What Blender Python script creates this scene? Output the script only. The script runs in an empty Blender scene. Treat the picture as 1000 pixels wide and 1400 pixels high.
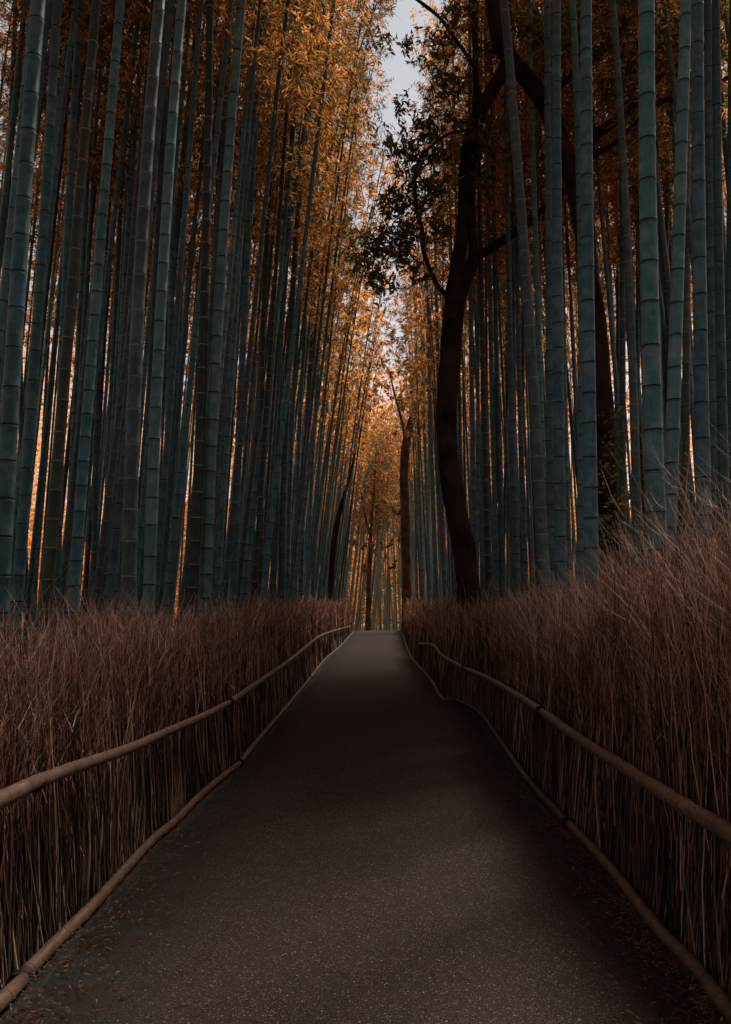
import bpy, math, random
import numpy as np
from mathutils import Vector, Matrix, Quaternion
R = math.radians
random.seed(7)
rng = np.random.default_rng(11)
sc = bpy.context.scene
col = sc.collection

# ------------------------------------------------------------------ camera, sky, sun, exposure
F = 1050.0                      # focal length in pixels of a 1000 x 1400 picture
PITCH, YAW = math.atan(122 / F), math.atan(18 / F)
CAM = np.array([0.0, 0.0, 1.6])
cam = bpy.data.cameras.new('camera')
cam.sensor_fit = 'VERTICAL'
cam.sensor_height = 36.0
cam.lens = 36.0 * F / 1400
cam.clip_start = 0.05
cam.clip_end = 900
co = bpy.data.objects.new('camera', cam)
col.objects.link(co)
co.location = CAM
co.rotation_euler = (R(90) + PITCH, 0, YAW)
sc.camera = co

SUN_EL, SUN_AZ = R(57), R(38)         # a veiled sun, high ahead and to the right: the canopy glows against it
w = bpy.data.worlds.new('World')
sc.world = w
w.use_nodes = True
nt = w.node_tree
bg = nt.nodes['Background']
sky = nt.nodes.new('ShaderNodeTexSky')
sky.sky_type = 'NISHITA'
sky.sun_disc = False
sky.sun_elevation = SUN_EL
sky.sun_rotation = SUN_AZ
sky.air_density = 1.0
sky.dust_density = 0.5
hs = nt.nodes.new('ShaderNodeHueSaturation')
hs.inputs['Saturation'].default_value = 0.15       # thin overcast
nt.links.new(sky.outputs[0], hs.inputs['Color'])
nt.links.new(hs.outputs[0], bg.inputs[0])
bg.inputs[1].default_value = 0.054

sl = bpy.data.lights.new('sun', 'SUN')
sl.energy = 5.0
sl.angle = R(16)
sl.color = (1.0, 0.93, 0.82)
so = bpy.data.objects.new('sun', sl)
col.objects.link(so)
dv = Vector((math.sin(SUN_AZ) * math.cos(SUN_EL), math.cos(SUN_AZ) * math.cos(SUN_EL), math.sin(SUN_EL)))
so.rotation_euler = dv.to_track_quat('Z', 'Y').to_euler()
so.location = (0, 0, 30)

vs = sc.view_settings
sc.display_settings.display_device = 'sRGB'
vs.view_transform = 'Standard'
vs.look = 'None'
vs.gamma = 1.0
vs.use_curve_mapping = False
vs.exposure = 1.22
sc.render.engine = 'CYCLES'
cy = sc.cycles
cy.max_bounces = 6
cy.diffuse_bounces = 4
cy.glossy_bounces = 2
cy.transmission_bounces = 4
cy.use_denoising = True
try:
    cy.denoiser = 'OPENIMAGEDENOISE'
except Exception:
    pass
cy.caustics_reflective = False
cy.caustics_refractive = False

# ------------------------------------------------------------------ where a sight line of the photo meets the place
_Rm = np.array(co.rotation_euler.to_matrix())
def ray(px, py):
    d = np.array([(px - 500) / F, (700 - py) / F, -1.0])
    return _Rm @ d
def at_y(px, py, Y):
    d = ray(px, py)
    return CAM + d * (Y / d[1])
def at_z(px, py, Z):
    d = ray(px, py)
    return CAM + d * ((Z - CAM[2]) / d[2])
def at_x(px, py, X):
    d = ray(px, py)
    return CAM + d * (X / d[0])

# ------------------------------------------------------------------ node material helpers
class M:
    def __init__(s, name):
        s.m = bpy.data.materials.new(name)
        s.m.use_nodes = True
        s.t = s.m.node_tree
        s.b = s.t.nodes['Principled BSDF']
        s.out = s.t.nodes['Material Output']
    def n(s, kind, **kw):
        nd = s.t.nodes.new(kind)
        for k, v in kw.items():
            if k in nd.inputs:
                nd.inputs[k].default_value = v
            else:
                setattr(nd, k, v)
        return nd
    def l(s, a, b):
        s.t.links.new(a, b)
    def coord(s, kind='Object', scale=(1, 1, 1)):
        if kind == 'World':
            c = s.n('ShaderNodeNewGeometry').outputs['Position']
        else:
            c = s.n('ShaderNodeTexCoord').outputs[kind]
        mp = s.n('ShaderNodeMapping')
        mp.inputs['Scale'].default_value = scale
        s.l(c, mp.inputs[0])
        return mp.outputs[0]
    def noise(s, vec, scale, detail=4, rough=0.55):
        nd = s.n('ShaderNodeTexNoise')
        nd.inputs['Scale'].default_value = scale
        nd.inputs['Detail'].default_value = detail
        nd.inputs['Roughness'].default_value = rough
        s.l(vec, nd.inputs['Vector'])
        return nd.outputs['Fac']
    def ramp(s, fac, stops, interp='LINEAR'):
        nd = s.n('ShaderNodeValToRGB')
        cr = nd.color_ramp
        cr.interpolation = interp
        while len(cr.elements) < len(stops):
            cr.elements.new(0.5)
        for e, (p, c) in zip(cr.elements, stops):
            e.position = p
            e.color = (*c, 1) if len(c) == 3 else c
        s.l(fac, nd.inputs[0])
        return nd.outputs[0]
    def mix(s, fac, a, b, blend='MIX'):
        nd = s.n('ShaderNodeMix', data_type='RGBA', blend_type=blend)
        for sock, v in ((nd.inputs[0], fac), (nd.inputs[6], a), (nd.inputs[7], b)):
            if hasattr(v, 'links'):
                s.l(v, sock)
            else:
                sock.default_value = v if isinstance(v, (int, float)) else (*v, 1)
        return nd.outputs[2]
    def math(s, op, a, b=0.0):
        nd = s.n('ShaderNodeMath', operation=op)
        for sock, v in ((nd.inputs[0], a), (nd.inputs[1], b)):
            if hasattr(v, 'links'):
                s.l(v, sock)
            else:
                sock.default_value = v
        return nd.outputs[0]
    def bump(s, h, strength, dist=0.01):
        nd = s.n('ShaderNodeBump')
        nd.inputs['Strength'].default_value = strength
        nd.inputs['Distance'].default_value = dist
        s.l(h, nd.inputs['Height'])
        s.l(nd.outputs[0], s.b.inputs['Normal'])

def culm_mat(name, a, b, c, rough=0.5):
    m = M(name)
    v = m.coord('World', (1, 1, 0.12))
    streak = m.noise(v, 60, 3)
    blot = m.noise(m.coord('World'), 7, 5, 0.65)
    big = m.noise(m.coord('World'), 1.1, 2)
    base = m.mix(m.ramp(streak, [(0.35, (0, 0, 0)), (0.65, (1, 1, 1))]), a, b)
    base = m.mix(m.ramp(blot, [(0.46, (0, 0, 0)), (0.62, (.9, .9, .9))]), base, c)
    oi = m.n('ShaderNodeObjectInfo').outputs['Random']
    k = m.math('ADD', m.math('MULTIPLY', oi, 0.5), 0.72)
    k = m.math('MULTIPLY', k, m.math('ADD', m.math('MULTIPLY', big, 0.7), 0.62))
    hsn = m.n('ShaderNodeHueSaturation')
    m.l(m.math('ADD', m.math('MULTIPLY', m.math('FRACT', m.math('MULTIPLY', oi, 17.3)), 0.045), 0.4775), hsn.inputs['Hue'])
    m.l(base, hsn.inputs['Color'])
    m.l(k, hsn.inputs['Value'])
    m.l(hsn.outputs[0], m.b.inputs['Base Color'])
    m.b.inputs['Roughness'].default_value = rough
    m.b.inputs['Specular IOR Level'].default_value = 0.35
    m.bump(streak, 0.25, 0.004)
    return m.m
def plain(name, c, rough=0.7, spec=0.3, var=0.35, scale=20):
    m = M(name)
    nz = m.noise(m.coord('World'), scale, 4)
    c1 = tuple(x * (1 - var) for x in c)
    c2 = tuple(x * (1 + var) for x in c)
    m.l(m.ramp(nz, [(0.3, c1), (0.7, c2)]), m.b.inputs['Base Color'])
    m.b.inputs['Roughness'].default_value = rough
    m.b.inputs['Specular IOR Level'].default_value = spec
    return m.m
def leaf_mat(name, stops, trans=0.55, patch=0.35, tgain=1.25):
    m = M(name)
    rnd = m.n('ShaderNodeNewGeometry').outputs['Random Per Island']
    big = m.noise(m.coord('World'), patch, 3, 0.6)
    f = m.math('ADD', m.math('MULTIPLY', rnd, 0.62), m.math('MULTIPLY', m.math('SUBTRACT', big, 0.30), 1.2))
    c = m.ramp(f, stops)
    d = m.n('ShaderNodeBsdfDiffuse')
    m.l(c, d.inputs['Color'])
    t = m.n('ShaderNodeBsdfTranslucent')
    m.l(m.mix(1.0, c, (tgain, tgain * 0.92, tgain * 0.8), 'MULTIPLY'), t.inputs['Color'])
    mx = m.n('ShaderNodeMixShader')
    mx.inputs[0].default_value = trans
    m.l(d.outputs[0], mx.inputs[1])
    m.l(t.outputs[0], mx.inputs[2])
    gl = m.n('ShaderNodeBsdfGlossy')
    gl.inputs['Roughness'].default_value = 0.45
    gl.inputs['Color'].default_value = (.5, .5, .5, 1)
    mx2 = m.n('ShaderNodeMixShader')
    mx2.inputs[0].default_value = 0.05
    m.l(mx.outputs[0], mx2.inputs[1])
    m.l(gl.outputs[0], mx2.inputs[2])
    m.l(mx2.outputs[0], m.out.inputs['Surface'])
    return m.m
def twig_mat(name, stops):
    m = M(name)
    rnd = m.n('ShaderNodeNewGeometry').outputs['Random Per Island']
    big = m.noise(m.coord('World'), 2.2, 3)
    f = m.math('ADD', m.math('MULTIPLY', rnd, 0.75), m.math('MULTIPLY', big, 0.3))
    m.l(m.ramp(f, stops), m.b.inputs['Base Color'])
    m.b.inputs['Roughness'].default_value = 0.75
    m.b.inputs['Specular IOR Level'].default_value = 0.25
    return m.m

MAT = {}
MAT['teal'] = culm_mat('bamboo_blue_green', (.052, .132, .162), (.076, .180, .212), (.145, .245, .262))
MAT['pale'] = culm_mat('bamboo_pale_green', (.082, .172, .188), (.115, .225, .236), (.185, .285, .282))
MAT['slate'] = culm_mat('bamboo_slate', (0.03588, 0.08832, 0.1176), (0.0552, 0.1214, 0.1529), (0.1035, 0.1803, 0.2038))
MAT['brown'] = culm_mat('bamboo_brown', (0.04374, 0.06586, 0.07357), (0.06318, 0.08781, 0.09239), (0.1033, 0.1333, 0.1369))
MAT['olive'] = culm_mat('bamboo_dark_olive', (0.024, 0.0299, 0.0234), (0.0336, 0.0416, 0.0312), (0.0504, 0.0598, 0.0468))
MAT['straw'] = culm_mat('bamboo_straw_tinted_sunlit', (0.2197, 0.3432, 0.2984), (0.3211, 0.468, 0.3978), (0.4225, 0.5616, 0.4641))  # brightened stalk colour: the light at the path's end is put into it
MAT['node_dark'] = plain('bamboo_node_dark', (.010, .014, .015), 0.7)
MAT['node_pale'] = plain('bamboo_node_pale', (.21, .215, .20), 0.7)
MAT['node_mid'] = plain('bamboo_node_bloom', (.085, .135, .145), 0.7)
MAT['branch'] = plain('bamboo_side_branch', (.10, .085, .045), 0.7)
ORANGE = [(0.0, (.020, .024, .013)), (0.28, (.055, .050, .022)), (0.48, (.13, .080, .028)),
          (0.66, (.46, .185, .036)), (0.86, (.74, .30, .060)), (1.0, (.85, .45, .15))]
MAT['leaf'] = leaf_mat('bamboo_leaves_orange', ORANGE, 0.6, 0.42, 1.25)
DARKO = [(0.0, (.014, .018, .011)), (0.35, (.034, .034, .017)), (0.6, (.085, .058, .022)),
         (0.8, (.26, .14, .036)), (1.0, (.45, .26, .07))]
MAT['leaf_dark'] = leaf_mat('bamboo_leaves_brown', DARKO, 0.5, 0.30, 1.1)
MAT['leaf_far'] = leaf_mat('far_leaves_tinted_sunlit', [(0.0, (.06, .04, .016)), (0.25, (.22, .10, .025)), (0.5, (.62, .25, .045)), (0.75, (.90, .42, .09)), (1.0, (.92, .62, .28))], .6, .30, 1.25)  # leaf colours with fewer darks, brightened to look sunlit
MAT['leaf_tree'] = leaf_mat('evergreen_leaves', [(0.0, (.030, .036, .020)), (0.35, (.070, .075, .030)),
                            (0.65, (.17, .135, .045)), (1.0, (.42, .26, .08))], 0.5, 0.6, 1.1)
MAT['stem'] = twig_mat('brushwood_stem', [(0.0, (0.0132, 0.01037, 0.008235)), (0.4, (0.066, 0.03974, 0.02965)),
                        (0.7, (0.198, 0.1175, 0.08564)), (0.88, (0.4785, 0.3196, 0.2306)), (1.0, (0.759, 0.5875, 0.4612))])
MAT['bush'] = twig_mat('brushwood_twig', [(0.0, (0.02013, 0.01054, 0.01029)), (0.35, (0.1007, 0.04216, 0.035)),
                        (0.65, (0.3019, 0.1265, 0.09265)), (0.87, (0.6844, 0.3584, 0.247)), (1.0, (0.8, 0.8, 0.6176))])
MAT['sprig'] = twig_mat('brushwood_sprig', [(0.0, (0.04133, 0.0203, 0.01586)), (0.3, (0.2255, 0.09744, 0.07137)),
                        (0.6, (0.5261, 0.2538, 0.1745)), (0.85, (0.8, 0.5684, 0.3965)), (1.0, (0.8, 0.8, 0.7335))])

MAT['wisp'] = twig_mat('brushwood_wisp', [(0.0, (0.0915, 0.04758, 0.0375)), (0.4, (0.2379, 0.1318, 0.1013)), (0.8, (0.4941, 0.3294, 0.2719)), (1.0, (0.8, 0.6039, 0.525))])

def pole_mat(name, a, b, c):
    m = M(name)
    v = m.coord('World')
    n1 = m.noise(v, 9, 5, 0.65)
    n2 = m.noise(m.coord('World', (1, .25, 1)), 70, 3)
    base = m.ramp(n1, [(0.3, a), (0.55, b), (0.75, c)])
    base = m.mix(0.35, base, m.ramp(n2, [(0.3, tuple(x * .4 for x in a)), (0.7, c)]))
    m.l(base, m.b.inputs['Base Color'])
    m.b.inputs['Roughness'].default_value = 0.5
    m.b.inputs['Specular IOR Level'].default_value = 0.4
    m.bump(n2, 0.3, 0.003)
    return m.m
MAT['pole_brown'] = pole_mat('weathered_bamboo_pole', (.085, .045, .03), (.18, .10, .065), (.27, .165, .115))
MAT['pole_grey'] = pole_mat('greyed_bamboo_pole', (.09, .062, .045), (.17, .125, .09), (.26, .205, .155))
MAT['pole_green'] = pole_mat('green_bamboo_pole', (.022, .035, .028), (.045, .066, .050), (.085, .10, .075))
MAT['pole_node'] = plain('pole_node', (.06, .038, .028), 0.7)

def bark(name, a, b):
    m = M(name)
    n1 = m.noise(m.coord('World', (1, 1, .25)), 14, 6, 0.7)
    n2 = m.noise(m.coord('World'), 2.2, 3)
    m.l(m.mix(m.ramp(n2, [(.4, (0, 0, 0)), (.7, (1, 1, 1))]), m.ramp(n1, [(0.3, a), (0.75, b)]),
              tuple(x * 1.6 for x in b)), m.b.inputs['Base Color'])
    m.b.inputs['Roughness'].default_value = 0.9
    m.b.inputs['Specular IOR Level'].default_value = 0.04
    m.bump(n1, 1.0, 0.035)
    return m.m
MAT['bark'] = bark('dark_bark', (.010, .0065, .005), (.045, .027, .020))
MAT['bark2'] = bark('brown_bark', (.035, .020, .014), (.11, .062, .042))

# path: worn brown-grey asphalt with pale and rusty aggregate
m = M('speckled_asphalt')
wv = m.coord('World')
big = m.noise(wv, 0.9, 4, 0.6)
mid = m.noise(wv, 9, 5, 0.6)
fine = m.noise(wv, 210, 3, 0.7)
sx = m.n('ShaderNodeSeparateXYZ')
m.l(wv, sx.inputs[0])
base = m.ramp(big, [(0.3, (0.01792, 0.01287, 0.01278)), (0.7, (0.05062, 0.03569, 0.03364))])
base = m.mix(0.5, base, m.ramp(mid, [(0.3, (0.01476, 0.01037, 0.01065)), (0.7, (0.06749, 0.0473, 0.04366))]))
base = m.mix(0.72, base, m.ramp(fine, [(0.42, (.003, .0024, .0024)), (0.60, (.115, .082, .073))]))
vo = m.n('ShaderNodeTexVoronoi', feature='F1')
vo.inputs['Scale'].default_value = 95
m.l(wv, vo.inputs['Vector'])
vcol = m.n('ShaderNodeSeparateColor')
m.l(vo.outputs['Color'], vcol.inputs[0])
isp = m.math('MULTIPLY', m.math('GREATER_THAN', vcol.outputs[0], 0.83), m.math('LESS_THAN', vo.outputs['Distance'], 0.36))
spc = m.ramp(vcol.outputs[1], [(0.0, (0.2002, 0.1001, 0.06336)), (0.5, (0.2618, 0.154, 0.1109)), (0.85, (0.2618, 0.2002, 0.1742)), (1.0, (0.462, 0.385, 0.3485))])
base = m.mix(m.math('MULTIPLY', isp, 0.9), base, spc)
vo2 = m.n('ShaderNodeTexVoronoi', feature='F1')
vo2.inputs['Scale'].default_value = 170
m.l(wv, vo2.inputs['Vector'])
vc2 = m.n('ShaderNodeSeparateColor')
m.l(vo2.outputs['Color'], vc2.inputs[0])
is2 = m.math('MULTIPLY', m.math('GREATER_THAN', vc2.outputs[0], 0.80), m.math('LESS_THAN', vo2.outputs['Distance'], 0.42))
base = m.mix(m.math('MULTIPLY', is2, 0.75), base, m.ramp(vc2.outputs[1], [(0.0, (0.1733, 0.07875, 0.04259)), (0.5, (0.1575, 0.104, 0.0819)), (1.0, (0.252, 0.2126, 0.2048))]))
# soil, litter dust and damp creep over both edges
nE = m.noise(m.coord('World', (1, .45, 1)), 3.6, 6, 0.7)
eL = m.math('ADD', m.math('MULTIPLY', sx.outputs[0], -1.0), m.math('MULTIPLY', nE, 0.75))
eR = m.math('ADD', sx.outputs[0], m.math('MULTIPLY', nE, 0.5))
mask = m.math('MAXIMUM', m.ramp(eL, [(0.0, (0, 0, 0)), (1.0, (1, 1, 1))]), 0.0)
mrL = m.n('ShaderNodeMapRange'); mrL.inputs[1].default_value = 1.20; mrL.inputs[2].default_value = 1.62
m.l(eL, mrL.inputs[0])
mrR = m.n('ShaderNodeMapRange'); mrR.inputs[1].default_value = 1.08; mrR.inputs[2].default_value = 1.48
m.l(eR, mrR.inputs[0])
edge = m.math('MAXIMUM', mrL.outputs[0], mrR.outputs[0])
dirt = m.mix(m.ramp(m.noise(m.coord('World'), 5, 3), [(.45, (0, 0, 0)), (.62, (0.9, 0.9, 0.9))]),
             m.ramp(fine, [(0.3, (0.0085, 0.0068, 0.0068)), (0.7, (0.0612, 0.0408, 0.034))]), m.ramp(fine, [(0.3, (0.017, 0.0204, 0.0221)), (0.7, (0.0476, 0.0527, 0.0544))]))
base = m.mix(m.math('MULTIPLY', edge, 0.9), base, dirt)
m.l(base, m.b.inputs['Base Color'])
m.b.inputs['Roughness'].default_value = 0.9
m.b.inputs['Specular IOR Level'].default_value = 0.12
m.bump(m.math('ADD', fine, m.math('MULTIPLY', isp, 0.5)), 0.7, 0.006)
MAT['asphalt'] = m.m
# verge: dark soil with crumbled litter; damp patches
m = M('dark_soil')
n1 = m.noise(wv if False else m.coord('World'), 3.2, 5, 0.65)
n2 = m.noise(m.coord('World'), 55, 4, 0.7)
base = m.mix(0.55, m.ramp(n1, [(0.35, (.016, .014, .014)), (0.7, (.040, .027, .021))]),
             m.ramp(n2, [(0.35, (.008, .007, .007)), (0.7, (.085, .058, .045))]))
m.l(base, m.b.inputs['Base Color'])
m.l(m.ramp(n1, [(0.4, (.8, .8, .8)), (0.6, (.9, .9, .9))]), m.b.inputs['Roughness'])
m.bump(n2, 0.8, 0.02)
MAT['soil'] = m.m
m = M('leaf_litter_ground')
n1 = m.noise(m.coord('World'), 1.1, 5, 0.65)
n2 = m.noise(m.coord('World'), 35, 4, 0.7)
m.l(m.mix(0.5, m.ramp(n1, [(0.3, (.035, .024, .016)), (0.7, (.10, .062, .036))]),
          m.ramp(n2, [(0.35, (.02, .014, .01)), (0.7, (.14, .085, .05))])), m.b.inputs['Base Color'])
m.b.inputs['Roughness'].default_value = 0.95
m.bump(n2, 0.8, 0.03)
MAT['litter'] = m.m
MAT['fallen'] = twig_mat('fallen_leaf', [(0.0, (0.0374, 0.0192, 0.0135)), (0.5, (0.119, 0.0544, 0.033)), (0.85, (0.238, 0.12, 0.072)), (1.0, (0.442, 0.288, 0.18))])
MAT['tie'] = plain('black_cord', (.012, .010, .010), 0.8)

# ------------------------------------------------------------------ mesh helpers
def mesh(name, V, Fc, mats, midx=None, smooth=False):
    V = np.asarray(V, np.float32).reshape(-1, 3)
    Fc = np.asarray(Fc, np.int32)
    k = Fc.shape[1]
    me = bpy.data.meshes.new(name)
    me.vertices.add(len(V))
    me.vertices.foreach_set('co', V.ravel())
    me.loops.add(Fc.size)
    me.loops.foreach_set('vertex_index', Fc.ravel())
    me.polygons.add(len(Fc))
    me.polygons.foreach_set('loop_start', np.arange(0, Fc.size, k, dtype=np.int32))
    try:
        me.polygons.foreach_set('loop_total', np.full(len(Fc), k, dtype=np.int32))
    except Exception:
        pass
    for mt in mats:
        me.materials.append(mt)
    if midx is not None:
        me.polygons.foreach_set('material_index', np.asarray(midx, np.int32))
    if smooth:
        me.polygons.foreach_set('use_smooth', np.ones(len(Fc), bool))
    me.update(calc_edges=True)
    return me
def link(name, me, parent=None, **props):
    o = bpy.data.objects.new(name, me)
    col.objects.link(o)
    if parent is not None:
        o.parent = parent
    for k, v in props.items():
        o[k] = v
    return o
def empty(name, loc, label, cat, group=None):
    o = bpy.data.objects.new(name, None)
    col.objects.link(o)
    o.empty_display_size = 0.2
    o.location = loc
    o['label'] = label
    o['category'] = cat
    if group:
        o['group'] = group
    return o
def sweeps(C, Rr, S=3):
    """N upright sticks at once: C (N,K,3) centres, Rr (N,K) radii -> verts, quads"""
    N, K, _ = C.shape
    a = np.arange(S) * 2 * np.pi / S
    ph = rng.uniform(0, 6.28, N)
    ca = np.cos(a[None] + ph[:, None])
    sa = np.sin(a[None] + ph[:, None])
    V = np.repeat(C[:, :, None, :], S, 2).copy()
    V[..., 0] += Rr[:, :, None] * ca[:, None, :]
    V[..., 1] += Rr[:, :, None] * sa[:, None, :]
    idx = np.arange(N * K * S).reshape(N, K, S)
    nx = np.roll(idx, -1, 2)
    q = np.stack([idx[:, :-1], nx[:, :-1], nx[:, 1:], idx[:, 1:]], -1).reshape(-1, 4)
    return V.reshape(-1, 3), q
def tube(pts, rad, S=12, lump=0.0, seed=0, cap=True):
    """one tube along a 3-D polyline with parallel-transported frames"""
    P = np.asarray(pts, float)
    K = len(P)
    T = np.gradient(P, axis=0)
    T /= np.linalg.norm(T, axis=1)[:, None]
    up = np.array([0, 0, 1.0]) if abs(T[0][2]) < .9 else np.array([1.0, 0, 0])
    u = np.cross(T[0], up); u /= np.linalg.norm(u)
    V = []
    rs = np.random.default_rng(seed)
    ph = rs.uniform(0, 6.28, 4)
    for i in range(K):
        u = u - T[i] * (u @ T[i]); u /= np.linalg.norm(u)
        v = np.cross(T[i], u)
        for s in range(S):
            a = 2 * np.pi * s / S
            r = rad[i]
            if lump:
                r *= 1 + lump * (math.sin(2 * a + ph[0] + i * .35) * .5 + math.sin(3 * a + ph[1] - i * .21) * .35 + math.sin(5 * a + ph[2] + i * .5) * .3) + (.03 * math.sin(11 * a + i * .15 + ph[3]) + .025 * rs.uniform(-1, 1) if S > 12 else 0)
            V.append(P[i] + (math.cos(a) * u + math.sin(a) * v) * r)
    idx = np.arange(K * S).reshape(K, S)
    nx = np.roll(idx, -1, 1)
    q = np.stack([idx[:-1], nx[:-1], nx[1:], idx[1:]], -1).reshape(-1, 4)
    if cap:
        V.append(P[0]); V.append(P[-1])
        c0, c1 = K * S, K * S + 1
        e = []
        for s in range(S):
            n_ = (s + 1) % S
            e.append([c0, idx[0][n_], idx[0][s], c0]); e.append([c1, idx[-1][s], idx[-1][n_], c1])
        return np.array(V), q, np.array(e)[:, :3]
    return np.array(V), q, None
def smooth_path(pts, n):
    P = np.asarray(pts, float)
    Q = np.vstack([2 * P[0] - P[1], P, 2 * P[-1] - P[-2]])
    out = []
    for i in range(1, len(Q) - 2):
        for t in np.linspace(0, 1, n, endpoint=False):
            a, b, c, d = Q[i - 1], Q[i], Q[i + 1], Q[i + 2]
            out.append(.5 * ((2 * b) + (-a + c) * t + (2 * a - 5 * b + 4 * c - d) * t * t + (-a + 3 * b - 3 * c + d) * t ** 3))
    out.append(P[-1])
    return np.array(out)
def tri_quads(q, tris):
    """quads + tris as one triangle list"""
    t = np.vstack([q[:, [0, 1, 2]], q[:, [0, 2, 3]]])
    return t if tris is None else np.vstack([t, tris])
def leaves(P, D, L, W, one=False, nrm=None):
    """N leaves: P base, D unit direction, L length, W width -> verts, faces"""
    N = len(P)
    r = rng.normal(size=(N, 3)) if nrm is None else nrm
    s = np.cross(D, r); s /= np.linalg.norm(s, axis=1)[:, None] + 1e-9
    n_ = np.cross(s, D)
    L = L[:, None]; W = W[:, None]
    a = P; b = P + D * L * .4 + s * W * .5 + n_ * W * .12
    c = P + D * L + n_ * -L * .10; d = P + D * L * .4 - s * W * .5 + n_ * W * .12
    if one:
        V = np.stack([a, b + (s * W * .1), c], 1).reshape(-1, 3)
        return V, np.arange(3 * N).reshape(N, 3)
    V = np.stack([a, b, c, d], 1).reshape(-1, 3)
    i = np.arange(N) * 4
    return V, np.vstack([np.stack([i, i + 1, i + 2], 1), np.stack([i, i + 2, i + 3], 1)])

# ------------------------------------------------------------------ setting: ground, path
def gz(y):
    t = np.clip((np.asarray(y, float) - 41) / 22, 0, 1)
    return -1.5 * t * t * (3 - 2 * t)
LOWL = [(-60, 1425), (0, 1367), (25, 1342), (65, 1300), (130, 1235), (170, 1190), (210, 1147), (240, 1122), (280, 1082), (328, 1043),
        (350, 1015), (380, 980), (400, 957), (425, 926), (445, 901), (467, 882), (482, 865)]
LOWR = [(1060, 1450), (1000, 1385), (950, 1322), (900, 1270), (850, 1205), (820, 1170), (777, 1125), (740, 1087), (710, 1050), (680, 1006),
        (655, 973), (622, 956), (605, 955), (590, 930), (572, 910), (560, 893), (551, 866)]
PL = np.array([at_z(x, y, .04) for x, y in LOWL])
PR = np.array([at_z(x, y, .04) for x, y in LOWR])
def xl(y): return np.interp(y, PL[:, 1], PL[:, 0])
def xr(y): return np.interp(y, PR[:, 1], PR[:, 0])

ys = np.concatenate([np.linspace(-40, 38, 40), np.linspace(39, 66, 28), np.linspace(70, 400, 20)])
xs = np.linspace(-220, 220, 67)
X, Y = np.meshgrid(xs, ys)
Z = gz(Y) + 0 * X
V = np.stack([X, Y, Z], -1).reshape(-1, 3)
idx = np.arange(len(ys) * len(xs)).reshape(len(ys), len(xs))
q = np.stack([idx[:-1, :-1], idx[:-1, 1:], idx[1:, 1:], idx[1:, :-1]], -1).reshape(-1, 4)
link('ground', mesh('ground', V, q, [MAT['litter']], smooth=True), kind='structure')

def strip(name, ys, xa, xb, z, mat, nx=6, crown=0.0):
    V = []
    for y, a, b in zip(ys, xa, xb):
        for i in range(nx):
            t = i / (nx - 1)
            V.append((a + (b - a) * t, y, float(gz(y)) + z + crown * (1 - (2 * t - 1) ** 2)))
    idx = np.arange(len(V)).reshape(len(ys), nx)
    q = np.stack([idx[:-1, :-1], idx[:-1, 1:], idx[1:, 1:], idx[1:, :-1]], -1).reshape(-1, 4)
    return link(name, mesh(name, V, q, [mat], smooth=True), kind='structure')
ysv = np.concatenate([np.arange(-6, 12, .25), np.arange(12, 70, .8)])
strip('verge', ysv, [xl(y) - .25 for y in ysv], [xr(y) + .25 for y in ysv], .006, MAT['soil'])
ysp = np.concatenate([np.arange(-6, 14, .05), np.arange(14, 75, .3)])
def wob(y, s):
    return .035 * math.sin(y * 2.1 + s) + .03 * math.sin(y * 5.3 + 2 * s) + .02 * math.sin(y * 13.7 + s) + .012 * math.sin(y * 37 + s)
strip('path', ysp, [min(-.9, xl(y) + .07 + .5 * wob(y, 1)) for y in ysp],
      [max(.8, xr(y) - .07 + .5 * wob(y, 4)) for y in ysp], .012, MAT['asphalt'], 12, .02)
# ------------------------------------------------------------------ fences
UPL = [(-70, 1125), (0, 1095), (30, 1080), (100, 1050), (175, 1024), (230, 1000), (280, 978), (315, 960), (350, 935), (400, 900), (436, 871), (458, 862), (480, 856)]
UPR = [(1080, 1185), (1000, 1140), (925, 1095), (840, 1040), (800, 1015), (740, 972), (710, 952), (665, 926), (635, 914), (605, 896), (592, 882), (574, 880)]
def up_pts(pts, xf, side):
    out = []
    for px, py in pts:
        X = (xl(4) if side < 0 else xr(4))
        p = at_x(px, py, X)
        for _ in range(6):
            X = xf(p[1]) - (.02 + .03 * min(1, max(0, (p[1] - 6) / 8))) * side
            p = at_x(px, py, X)
        out.append(p)
    return np.array(out)
PUL, PUR = up_pts(UPL, xl, -1), up_pts(UPR, xr, 1)
PUR = np.vstack([PUR[:7], [at_x(px, py, X) for px, py, X in ((665, 926, 1.34), (635, 914, 1.20), (605, 896, 1.02), (592, 882, .97), (574, 880, .94))]])
# keep depth monotonic
for P in (PUL, PUR):
    for i in range(1, len(P)):
        P[i][1] = max(P[i][1], P[i - 1][1] + .3)

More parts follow.
